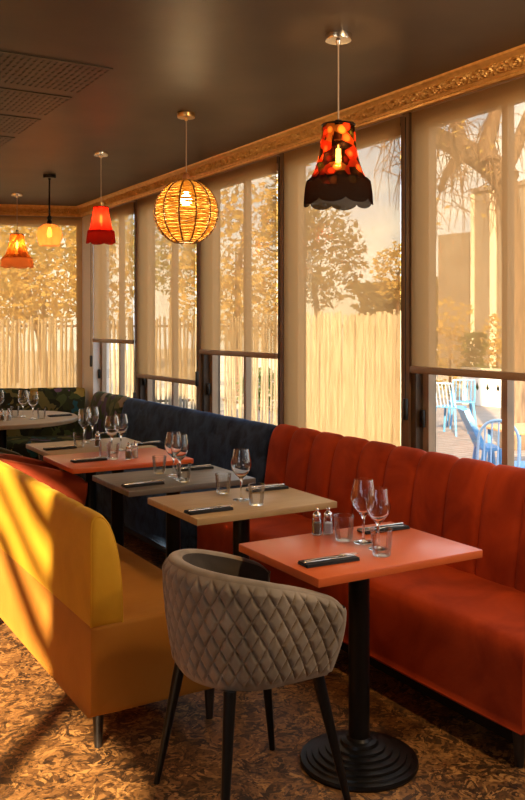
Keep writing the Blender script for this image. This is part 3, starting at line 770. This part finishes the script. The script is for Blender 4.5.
# big bare tree with spreading limbs and hanging twigs
bp_=at(514,420,12.5); t=thing('bare_tree','large bare tree with spreading limbs and hanging twigs, behind the farthest right blind','tree',base_of(bp_),0,'trees outside')
def loc(u,v,d): return at(u,v,d)-Vector(base_of(bp_))
M().tube([(0,0,0),loc(514,300,12.5),loc(511,215,12.4),loc(506,178,12.2)],[.2,.16,.15,.15],12).build('trunk',MT['bark'],t)
LB=[([(507,182),(494,168),(476,156),(456,146),(438,138),(415,122),(392,112)],12.2,.21,.10),([(464,150),(459,134),(455,118),(450,95)],12.2,.11,.06),([(490,164),(486,145),(492,124),(500,95)],12.2,.15,.08),
    ([(470,152),(455,162),(446,174),(440,190)],12.1,.09,.04),([(500,178),(515,150),(530,110)],12.4,.13,.07),([(455,118),(440,108),(425,100)],12,.03,.012),([(415,122),(400,128),(385,138)],12,.04,.015)]
rr=random.Random(3)
tw=M()
for pts,d,r0,r1 in LB:
    P=[loc(u,v,d+.15*i) for i,(u,v) in enumerate(pts)]; n=len(P)
    M().tube(P,[r0+(r1-r0)*i/(n-1) for i in range(n)],9).build('limb',MT['bark'],t)
    for _ in range(16):
        i=rr.randrange(n-1); q=P[i].lerp(P[i+1],rr.random()); ln=rr.uniform(.3,1.2); w=[q]
        dx=rr.uniform(-.25,.25); dy=rr.uniform(-.25,.25)
        for k in range(1,6):
            f=k/5; w.append(q+Vector((dx*f*1.5+rr.uniform(-.05,.05),dy*f*1.5,.12*math.sin(f*PI)-ln*f*f)))
        tw.tube(w,[.014,.012,.010,.008,.006,.004],4)
        for k in (2,3,4):
            z_=w[k]+Vector((rr.uniform(-.3,.3),rr.uniform(-.3,.3),rr.uniform(-.35,.1))); tw.tube([w[k],(w[k]+z_)/2+Vector((0,0,.04)),z_],[.008,.006,.003],4)
tw.build('twigs',MT['bark'],t)
lv=M()
for _ in range(130):
    pts,d,_a,_b=rr.choice(LB); u,v=rr.choice(pts); q=loc(u+rr.gauss(0,10),v+abs(rr.gauss(0,26)),d+rr.uniform(-.6,.6)); s=rr.uniform(.03,.07)
    a=Vector((rr.gauss(0,1),rr.gauss(0,1),rr.gauss(0,1))).normalized(); b_=a.orthogonal().normalized(); lv.add([q-a*s,q+b_*s*.5,q+a*s,q-b_*s*.5],[(0,1,2,3)])
lv.build('foliage',MT['leafgold'],t,smooth=0)
# neighbouring house
pa,pb,pc=at(474,300,27),at(545,300,25),at(436,300,28.5)
t=thing('house','grey rendered house with tall gable block and lower wing, beyond the deck','house',(pa.x,pa.y,ZD-.02),math.atan2(pb.y-pa.y,pb.x-pa.x))
W=(pb-pa).xy.length; z1=at(0,192,27).z-ZD; z2=at(0,231,27.5).z-ZD; Wl=(pc-pa).xy.length
M().box(0,W,0,3.5,0,z1).build('tall_block',MT['housewall'],t,smooth=0)
M().box(-Wl,-.03,.35,3.2,0,z2).build('low_wing',MT['housewall'],t,smooth=0)
M().box(-.05,W+.1,-.12,3.6,z1,z1+.12).build('roof',MT['roof'],t,smooth=0)
M().box(.62,.85,-.04,0,.3,z1-.02).build('corner_board',MT['houselight'],t,smooth=0)
M().box(-.10,.02,-.05,.3,.3,z1-.02).build('corner_board',MT['houselight'],t,smooth=0)
# shrubs in front of the house
for (u,v,d,r,lab,mk,n) in [(263,392,18.4,.55,'green shrub showing between the reed canes, below the middle blind',MT['hedge'],500),(450,318,21.8,.6,'golden shrub left of the house corner',MT['leafgold'],500),(497,335,22.3,.55,'yellow shrub before the tall block of the house',MT['leafgold'],520),(534,335,21.3,.4,'green shrub at the far right beyond the deck',MT['hedge'],500),(474,345,20.4,.34,'low dark shrub between the golden and yellow shrubs',MT['hedge'],420)]:
    p=at(u,v,d); tree(lab,base_of(p),[(p,(r,r,r)),((p.x,p.y,(p.z+ZD)/2),(r*.8,r*.8,(p.z-ZD)/2))],n,.13,mk,.04,'shrub','shrubs by the house')
# long hedge beyond the fence (rooftop-high strip)
pa,pb=at(352,292,41),at(436,292,36)
t=thing('hedge','clipped dark hedge beyond the fence, below the golden tree','hedge',(pa.x,pa.y,ZD-.02),math.atan2(pb.y-pa.y,pb.x-pa.x))
W=(pb-pa).xy.length
hm=M(); rr=random.Random(5)
for _ in range(2200):
    q=Vector((rr.uniform(0,W),rr.uniform(0,.8),rr.uniform(0,at(0,280,38).z-ZD))); s=.2
    a=Vector((rr.gauss(0,1),rr.gauss(0,1),rr.gauss(0,1))).normalized(); b_=a.orthogonal().normalized(); hm.add([q-a*s,q+b_*s*.6,q+a*s,q-b_*s*.6],[(0,1,2,3)])
hm.build('foliage',MT['leafdark'],t,smooth=0)
# white railing pierced with diamonds, shrubs behind it
pa,pb=at(462,400,19.5),at(560,400,17.5)
t=thing('railing','low white panelled railing with diamond openings at the deck edge','railing',(pa.x,pa.y,ZD),math.atan2(pb.y-pa.y,pb.x-pa.x))
W=(pb-pa).xy.length; m=M(); n=int(W/.27); Hh=.78
for k in range(n):
    x0,x1=k*W/n,(k+1)*W/n; xm=(x0+x1)/2; zc,hh,hw=.40,.14,.05
    v=[(x0,0,0),(x1,0,0),(x1,0,Hh),(x0,0,Hh),(xm,0,zc-hh*.6),(xm+hw,0,zc-hh*.1),(xm,0,zc+hh),(xm-hw,0,zc-hh*.1)]
    f=[(0,1,4),(1,5,4),(1,2,6,5),(2,3,6),(3,0,7,6),(0,4,7)]
    m.add(v,f); m.add([(a,b_+.03,c_) for a,b_,c_ in v],f)
    for i,j in ((4,5),(5,6),(6,7),(7,4)): m.add([v[i],v[j],(v[j][0],.03,v[j][2]),(v[i][0],.03,v[i][2])],[(0,1,2,3)])
m.build('panel',MT['whitepaint'],t,smooth=0)
M().box(0,W,-.03,.06,Hh,Hh+.05).build('top_rail',MT['whitepaint'],t,smooth=0)
hg=thing('hedge','low green hedge showing through the white railing','hedge',(pa.x,pa.y,ZD-.02),math.atan2(pb.y-pa.y,pb.x-pa.x))
hm=M()
for _ in range(1500):
    q=Vector((rr.uniform(0,W),rr.uniform(.22,.5),rr.uniform(0,.85))); s=.09
    a=Vector((rr.gauss(0,1),rr.gauss(0,1),rr.gauss(0,1))).normalized(); b_=a.orthogonal().normalized(); hm.add([q-a*s,q+b_*s*.6,q+a*s,q-b_*s*.6],[(0,1,2,3)])
hm.build('foliage',MT['hedge'],hg,smooth=0)
# outdoor furniture
def blue_chair(label,loc_,rz,mf,mb,rec=.06,arch=True):
    t=thing('garden_chair',label,'garden chair',loc_,rz,'blue garden chairs')
    M().rbox(-.2,.2,-.2,.2,.44,.455,.006,2).build('seat',mf,t)
    for x in (-1,1):
        for y in (-1,1): M().tube([(x*.22,y*.22,0),(x*.17,y*.17,.44)],[.016,.02],8).build('leg',mf,t)
    pts=[]
    for k in range(17):
        a=PI*k/16; y=-.19*math.cos(a); z=.60+.28*math.sin(a)**.6 if arch else .60+.24*min(1,math.sin(a)*3)
        pts.append((-.19-rec*(z-.45)/.4,y,z))
    pts=[(-.18,-.19,.45)]+pts+[(-.18,.19,.45)]
    M().tube(pts,.014,8).build('back_frame',mb,t)
    for k in range(1,6):
        y=-.19+.38*k/6; zt=.60+(.28*max(0,1-(y/.19)**2)**.3 if arch else .24)
        M().tube([(-.18,y,.45),(-.19-rec*(zt-.45)/.4,y,zt)],.008,6).build('spindle',mb,t)
    return t
p=atz(450,434,ZD); blue_chair('pale blue spindle-back garden chair at the left of the deck',(p.x,p.y,ZD),.35,MT['blue'],MT['paleblue'],.1,False)
p=atz(461,430,ZD); blue_chair('bright blue garden chair just behind the pale spindle-back one',(p.x+.25,p.y+.25,ZD),.95,MT['blue'],MT['blue'],.08,False)
p=atz(493,520,ZD); blue_chair('pale blue arched garden chair in front of the outdoor table',(p.x,p.y,ZD),math.radians(212),MT['blue'],MT['paleblue'],.06,True)
p=atz(531,512,ZD); blue_chair('blue garden chair at the far right photo edge',(p.x,p.y,ZD),2.6,MT['blue'],MT['blue'],.06,True)
# low reclining chair with a slanting back, seen from the side
A=at(466.5,410,9.5); B=at(485,450,9.4); C=at(500,449,9.4); dv=Vector((sn,cs,0))*.36
t=thing('garden_chair','blue garden chair with a slanting back, left of the arched one','garden chair',(B.x,B.y,ZD),0,'blue garden chairs')
O=Vector((B.x,B.y,ZD)); A-=O; B-=O; C-=O
def slab(p,q,d,th,name):
    n=(q-p).cross(d).normalized()*th; c=[p,q,q+d,p+d]
    M().add([x+n for x in c]+[x-n for x in c],[(0,1,2,3),(7,6,5,4),(0,4,5,1),(1,5,6,2),(2,6,7,3),(3,7,4,0)]).build(name,MT['blue'],t,smooth=0)
slab(A,B,dv,.03,'backrest'); slab(B,C,dv,.02,'seat')
for q,ox in ((B,-.07),(B+dv,-.07),(C,.05),(C+dv,.05)):
    M().tube([(q.x+ox*cs,q.y-ox*sn,0),q],[.022,.03],8).build('leg',MT['blue'],t)
A=at(478,0,10.0); B=at(515,0,9.25); d=(B-A); d.z=0; W=d.length; ang=math.atan2(d.y,d.x)
t=thing('outdoor_table','orange-brown wooden outdoor table behind the arched blue chair','table',(A.x,A.y,ZD),ang)
M().rbox(0,W,0,1.2,.60,.63,.006,2).build('tabletop',MT['barwood'],t)
for x in (.08,W-.08):
    for y in (.1,1.1): M().tube([(x,y,0),(x,y,.602)],.02,8).build('leg',MT['blue'],t)

# trees outside the left-hand windows, whose boughs break the low sun into streaks
SUNA=math.radians(50); SUNE=math.radians(22)
sd=Vector((math.cos(SUNA)*math.cos(SUNE),math.sin(SUNA)*math.cos(SUNE),-math.sin(SUNE)))
t=thing('tree','slanting bare tree outside the left-hand window','tree',(-2.9,-2.2,ZD-.02),0,'trees outside')
m=M(); rr=random.Random(11)
m.tube([(0,0,0),(.1,-.1,1.5),(.2,.1,2.6),(.2,.3,3.4)],[.16,.13,.11,.06],10)
for (ya,za,yb,zb,r_) in [(4.9,1.10,3.0,.60,.05),(4.9,.86,3.0,.36,.035),(4.7,.60,3.1,.10,.05),(4.5,1.3,2.8,.92,.06)]:
    A=Vector((.3,ya-4.356+2.2,za+2.297+.27)); B=Vector((.3,yb-4.356+2.2,zb+2.297+.27))
    m.tube([A,A.lerp(B,.33)+Vector((0,0,.05)),A.lerp(B,.66)+Vector((0,0,-.03)),B],[r_*.6,r_,r_*1.1,r_],8)
m.build('trunk',MT['bark'],t)

# ------------------------------------------------------------------ light
sl=bpy.data.lights.new('sun','SUN'); sl.energy=14; sl.color=(1,.75,.47); sl.angle=math.radians(1.0)
so=bpy.data.objects.new('sun',sl); COL.objects.link(so); so.rotation_euler=(-sd).to_track_quat('Z','Y').to_euler()
so.location=(-10,-10,8)
# two added fill lights, unseen beside and behind the camera, brighten the room
for y,lab in ((1.4,'added round fill light beside the camera, outside the photo'),(-.1,'added round fill light behind the camera, outside the photo')):
    t=thing('fill_light',lab,'fill light',(2.08,y,0),0,'added fill lights')
    M().lathe([(.0,ZC-.001),(.10,ZC-.001),(.10,ZC-.03),(.085,ZC-.034),(.08,ZC-.03),(.0,ZC-.03)],32).build('housing',MT['black'],t,smooth=25)
    M().lathe([(.0,ZC-.031),(.079,ZC-.031),(.06,ZC-.042),(.0,ZC-.046)],24).build('diffuser',MT['bulb_bright'],t)
    light(t,ZC-.13,32,(1,.64,.33),.08)
wd=bpy.data.worlds.new('sky'); S.world=wd; wd.use_nodes=True; nt=wd.node_tree; bg=nt.nodes['Background']
class W_: node_tree=nt
tc=N(W_,'ShaderNodeTexCoord'); sx=N(W_,'ShaderNodeSeparateXYZ'); L(W_,tc.outputs['Generated'],sx.inputs[0])
r=ramp(W_,[(.0,(.50,.42,.30)),(.49,(.9,.78,.56)),(.52,(1.0,.91,.76)),(.57,(.66,.79,1.0)),(1,(.42,.56,.82))])
ma=N(W_,'ShaderNodeMath',operation='MULTIPLY_ADD'); ma.inputs[1].default_value=.5; ma.inputs[2].default_value=.5; L(W_,sx.outputs[2],ma.inputs[0]); L(W_,ma.outputs[0],r.inputs[0])
mp=N(W_,'ShaderNodeMapping'); mp.inputs['Scale'].default_value=(1,1,3.0); L(W_,tc.outputs['Generated'],mp.inputs[0])
nz=N(W_,'ShaderNodeTexNoise',Scale=4.5,Detail=6); L(W_,mp.outputs[0],nz.inputs['Vector'])
r2=ramp(W_,[(.46,(0,0,0)),(.60,(1,1,1))]); L(W_,nz.outputs['Fac'],r2.inputs[0])
mx=N(W_,'ShaderNodeMix',data_type='RGBA'); L(W_,r2.outputs[0],mx.inputs[0]); L(W_,r.outputs[0],mx.inputs[6]); mx.inputs[7].default_value=(1.12,1.1,1.06,1)
L(W_,mx.outputs[2],bg.inputs[0]); bg.inputs[1].default_value=1.9

S.view_settings.view_transform='Standard'; S.view_settings.look='None'; S.view_settings.gamma=1; S.view_settings.use_curve_mapping=False
S.view_settings.exposure=.7
cy_=S.cycles; cy_.use_denoising=True; cy_.max_bounces=10; cy_.diffuse_bounces=5; cy_.transparent_max_bounces=24; cy_.caustics_reflective=False; cy_.caustics_refractive=False
cy_.sample_clamp_indirect=4
